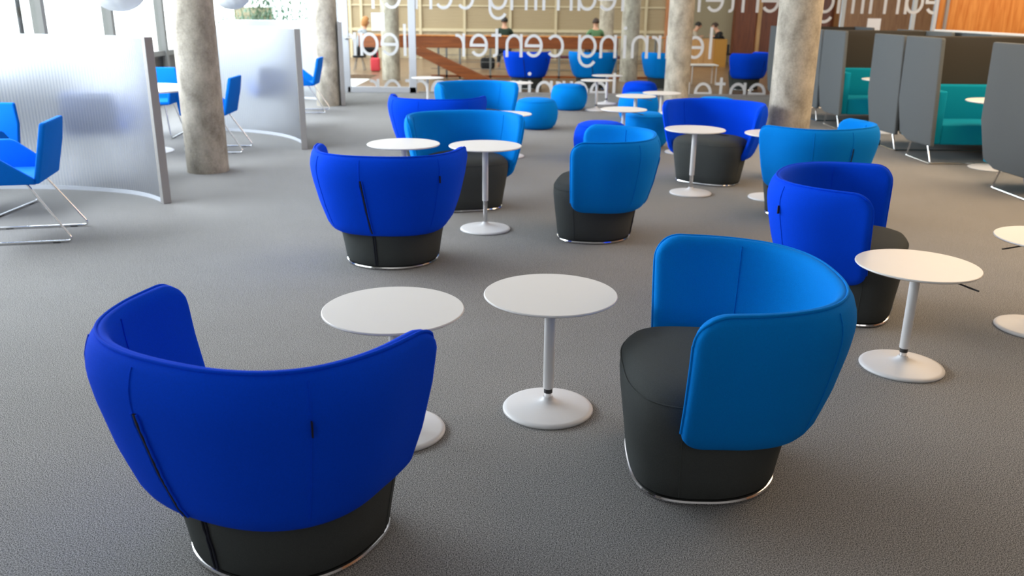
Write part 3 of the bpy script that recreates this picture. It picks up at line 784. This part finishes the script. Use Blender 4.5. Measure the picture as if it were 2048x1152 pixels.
# low table with thin legs
lt = empty('low_table', (4.30, 20.2, 0))
obj('tabletop', BX(-.30, .32, -.25, .25, .415, .44, bev=.008), M['white'], lt, smooth=False)
for x in (-.26, .28):
    for y_ in (-.2, .2): obj('leg', tube([(x, y_, 0), (x, y_, .42)], .012, 8), M['white'], lt)
tag(lt, 'low white table on thin legs beyond the glass, left of the royal blue armchair', 'table')
bg_ = obj('backpack', BX(-.2, .2, -.12, .12, 0, .30, bev=.07), M['blackc']); bg_.location = (-.74, 24.6, 0)
obj('strap', tube(bend([(-.08, -.1, .24), (-.08, -.16, .34), (.08, -.16, .34), (.08, -.1, .24)], .03), .012, 6), M['blackc'], bg_)
tag(bg_, 'black backpack on the hall floor left of the man in dark green', 'bag')
rb_ = obj('shoulder_bag', BX(-.12, .12, -.08, .08, 0, .34, bev=.04), M['red']); rb_.location = (-3.65, 23.2, 0)
obj('strap', tube(bend([(-.08, 0, .3), (-.05, 0, .52), (.05, 0, .52), (.08, 0, .3)], .04), .01, 6), M['red'], rb_)
rb_.location.z = .0
tag(rb_, 'red shoulder bag on the floor beside the woman in grey', 'bag')
def stool(x, y, h, lab):
    t = empty('stool', (x, y, 0))
    obj('seat', lathe([(.15, h-.05), (.18, h-.04), (.185, h-.01), (.17, h), (.02, h)], 28), M['blackc'], t)
    for i in range(4):
        a = PI/4 + i*PI/2; obj('leg', tube([(.10*math.cos(a), .10*math.sin(a), h-.05), (.19*math.cos(a), .19*math.sin(a), 0)], .012, 8), M['alu_dark'], t)
    tag(t, lab, 'stool')

# ------------------------------------------------------------------ people
def skin_mesh(name, verts, edges, radii, mat, parent=None, root=0, sub=2):
    me = bpy.data.meshes.new(name); me.from_pydata(verts, edges, [])
    o = bpy.data.objects.new(name, me); C.objects.link(o)
    md = o.modifiers.new('skin', 'SKIN'); sv = me.skin_vertices[0].data if me.skin_vertices else None
    if sv is None:
        bmm = bmesh.new(); bmm.from_mesh(me); bmm.verts.layers.skin.verify(); bmm.to_mesh(me); bmm.free(); sv = me.skin_vertices[0].data
    for i, r in enumerate(radii):
        sv[i].radius = (r, r) if not isinstance(r, tuple) else r
        sv[i].use_root = (i == root)
    md.use_smooth_shade = True
    s = o.modifiers.new('sub', 'SUBSURF'); s.levels = sub; s.render_levels = sub
    dg = bpy.context.evaluated_depsgraph_get(); ev = o.evaluated_get(dg); nm = bpy.data.meshes.new_from_object(ev)
    o.modifiers.clear(); o.data = nm; nm.name = name; nm.materials.clear(); nm.materials.append(mat)
    for p in nm.polygons: p.use_smooth = True
    if parent: o.parent = parent
    return o
def person(x, y, z, deg, shirt, trousers, hair, label, lean=0, hands=None, headtilt=0, longhair=False, sit=.47):
    t = empty('person', (x, y, z), R(deg))
    def L(p, k=1):   # lean the upper body forward around the pelvis
        v = Vector(p); a = R(lean)*k; dz = v.z - sit
        return Vector((v.x, v.y + dz*math.sin(a), sit + dz*math.cos(a)))
    V = []; Ed = []; Rd = []
    def add(p, r, prev=None):
        V.append(tuple(p)); Rd.append(r)
        if prev is not None: Ed.append((prev, len(V)-1))
        return len(V)-1
    pel = add((0, 0, sit+.03), (.15, .12)); ab = add(L((0, -.01, sit+.22)), (.135, .105), pel); ch = add(L((0, .0, sit+.42)), (.155, .115), ab)
    ck = add(L((0, .0, sit+.52)), (.10, .08), ch); nk = add(L((0, .01, sit+.60)), .052, ck); jw = add(L((0, .035, sit+.665)), (.062, .070), nk)
    hd = add(L((0, .035, sit+.74)), (.076, .092), jw); tp = add(L((0, .02, sit+.815)), (.060, .075), hd)
    hands = hands or [(-.14, .36, sit+.26), (.14, .36, sit+.26)]
    arms = []
    for s, h in zip((-1, 1), hands):
        sh = add(L((s*.175, 0, sit+.49)), .055, ck); hv = Vector(h)
        shp = Vector(V[sh]); el = (shp+hv)/2 + Vector((s*.09, -.05, -.10)); e = add(el, .040, sh)
        w = add(hv, .024, e); dirv = (hv-el).normalized(); pm = add(hv + dirv*.05, (.036, .018), w)
        side = dirv.cross(Vector((0, 0, 1))).normalized()
        for k, (ln, of) in enumerate(((.065, -.026), (.078, -.009), (.072, .009), (.058, .026))):
            b0 = hv + dirv*.085 + side*of; f0 = add(b0, .0095, pm); f1 = add(b0 + dirv*ln*.5 + Vector((0, 0, -.006)), .0085, f0); add(b0 + dirv*ln*.9 + Vector((0, 0, -.025)), .007, f1)
        b0 = hv + dirv*.03 - side*s*-.03; th = add(b0, .011, w); add(b0 + dirv*.045 - side*s*-.02, .009, th)
        arms.append((sh, e, w))
    for s in (-1, 1):
        hp = add((s*.095, .03, sit+.02), .085, pel); kn = add((s*.13, .44, sit+.03), .062, hp); an = add((s*.13, .40, .10), .042, kn)
        he = add((s*.13, .42, .05), (.040, .035), an); add((s*.14, .56, .035), (.040, .028), he)
    body = skin_mesh('body', V, Ed, Rd, M['skin'], t)
    # face details welded into the same body mesh
    bm = bmesh.new(); bm.from_mesh(body.data)
    def blob(c, sx, sy, sz):
        q = bmesh.new(); bmesh.ops.create_icosphere(q, subdivisions=2, radius=1); merge(bm, q, Matrix.Translation(L(c)) @ Matrix.Rotation(-R(lean), 4, 'X') @ Matrix.Diagonal((sx, sy, sz, 1)))
    blob((0, .128, sit+.715), .012, .018, .022); blob((-.078, .03, sit+.725), .010, .020, .028); blob((.078, .03, sit+.725), .010, .020, .028); blob((0, .108, sit+.672), .022, .010, .008)
    for p in bm.faces: p.smooth = True
    bm.to_mesh(body.data); bm.free()
    e_ = bmesh.new()
    for s in (-1, 1): q = bmesh.new(); bmesh.ops.create_icosphere(q, subdivisions=2, radius=.0095); merge(e_, q, Matrix.Translation(L((s*.030, .118, sit+.742))))
    obj('eyes', e_, M['black'], body)
    # clothes follow the body
    v = []; ed = []; rd = []
    def ad(p, r, prev=None):
        v.append(tuple(p)); rd.append(r)
        if prev is not None: ed.append((prev, len(v)-1))
        return len(v)-1
    a = ad((0, 0, sit+.02), (.165, .135)); b_ = ad(L((0, -.01, sit+.22)), (.152, .122), a); c_ = ad(L((0, 0, sit+.42)), (.172, .13), b_); d_ = ad(L((0, 0, sit+.515)), (.118, .095), c_)
    for s, (sh, e, w) in zip((-1, 1), arms):
        x1 = ad(V[sh], .066, d_); x2 = ad(V[e], .050, x1); ad(Vector(V[e]).lerp(Vector(V[w]), .8), .036, x2)
    skin_mesh('shirt', v, ed, rd, M[shirt], t)
    v = []; ed = []; rd = []
    a = ad((0, -.01, sit+.04), (.158, .128))
    for s in (-1, 1):
        h_ = ad((s*.095, .03, sit+.02), .096, a); k_ = ad((s*.13, .44, sit+.03), .073, h_); ad((s*.13, .405, .11), .056, k_)
    skin_mesh('trousers', v, ed, rd, M[trousers], t)
    bm = bmesh.new(); q = bmesh.new(); bmesh.ops.create_icosphere(q, subdivisions=3, radius=1)
    bmesh.ops.delete(q, geom=[w_ for w_ in q.verts if (w_.co.y > .45 and w_.co.z < .45) or w_.co.z < (-1 if longhair else -.45)], context='VERTS')
    merge(bm, q, Matrix.Translation(L((0, .012, sit+.755))) @ Matrix.Rotation(-R(lean), 4, 'X') @ Matrix.Diagonal((.094, .108, .105 if not longhair else .15, 1)))
    h = obj('hair', bm, M[hair], t); sm = h.modifiers.new('s', 'SOLIDIFY'); sm.thickness = .012
    return tag(t, label, 'person')
person(-.28, 24.6, 0, 4, 'dkgreen', 'denim', 'black', 'person with short black hair in a dark green shirt, seen from behind above the balustrade', sit=.53)
stool(-.28, 24.56, .405, 'dark stool under the person in the dark green shirt')
person(2.18, 24.05, 0, 8, 'green', 'denim', 'brownhair', 'person with short brown hair in a green shirt seen from behind, on the burgundy bench', sit=.53)
person(-4.13, 23.6, .0, -62, 'grey', 'blackc', 'blonde', 'person with blond hair in a grey sweater bent forward behind the glass door', lean=14, longhair=True, sit=.50)
stool(-4.13, 23.58, .375, 'dark stool under the person in the grey sweater')
person(5.28, 27.35, .0, -90, 'beige', 'denim', 'black', 'person with dark hair in a pale top bent over the wooden desk', lean=24, sit=.48, hands=[(-.10, .40, .84), (.10, .40, .84)])
person(6.46, 27.35, .0, 90, 'blackc', 'denim', 'brownhair', 'person in a black shirt leaning on both elbows at the wooden desk', lean=26, sit=.48, hands=[(-.10, .40, .86), (.10, .40, .86)])
stool(5.25, 27.35, .355, 'dark stool behind the left end of the wooden desk')
stool(6.49, 27.35, .355, 'dark stool behind the right end of the wooden desk')

# ------------------------------------------------------------------ garden outside
g = empty('garden_hedge', (-5.9, 20.9, -.1))
def leaves(n, x0, x1, y0, y1, z0, z1, size, f=None):
    bm = bmesh.new()
    for _ in range(n):
        x = random.uniform(x0, x1); yv = random.uniform(y0, y1); z = z0 + (z1-z0)*random.random()**1.1
        if f and random.random() > f(x, z): continue
        a = size*random.uniform(.6, 1.3); m = Matrix.Translation((x, yv, z)) @ Matrix.Rotation(random.uniform(0, 2*PI), 4, 'Z') @ Matrix.Rotation(random.uniform(-1.2, 1.2), 4, 'X')
        q = [m @ Vector(p) for p in ((-a*.3, 0, 0), (0, -a, .1*a), (a*.3, 0, 0), (0, a, .1*a))]
        bm.faces.new([bm.verts.new(p) for p in q])
    return bm
obj('foliage', leaves(5200, -1.0, 1.3, -.3, .3, .9, 2.5, .055, lambda x, z: math.exp(-max(0, z-1.45)*3.2/(1+.9*math.cos(x*2.4-1.2)))), M['leaf2'], g, smooth=False)
obj('dark_foliage', leaves(2200, -.2, .75, -.25, .1, .9, 2.4, .05, lambda x, z: .3 if abs(x) > .15 else .9), M['leaf'], g, smooth=False)
bm = bmesh.new()
for i in range(14):
    x = -1.0 + i*.19; tube([(x, 0, .5), (x+random.uniform(-.05, .05), .05, 1.2), (x+random.uniform(-.1, .1), 0, 1.7+random.random()*.4)], .012, 5, bm=bm)
obj('stem', bm, M['leaf'], g)
obj('planter_box', BX(-1.1, 1.35, -.35, .35, 0, .95), M['outwall'], g, smooth=False)
tag(g, 'grey-green hedge in a long pale planter outside, above the far screen', 'plant')
o = obj('garden_fence', BX(-6.75, -5.85, 21.6, 21.68, -.1, 1.58), M['slat'], smooth=False); tag(o, 'weathered slatted fence panel outside behind the hedge', 'fence')
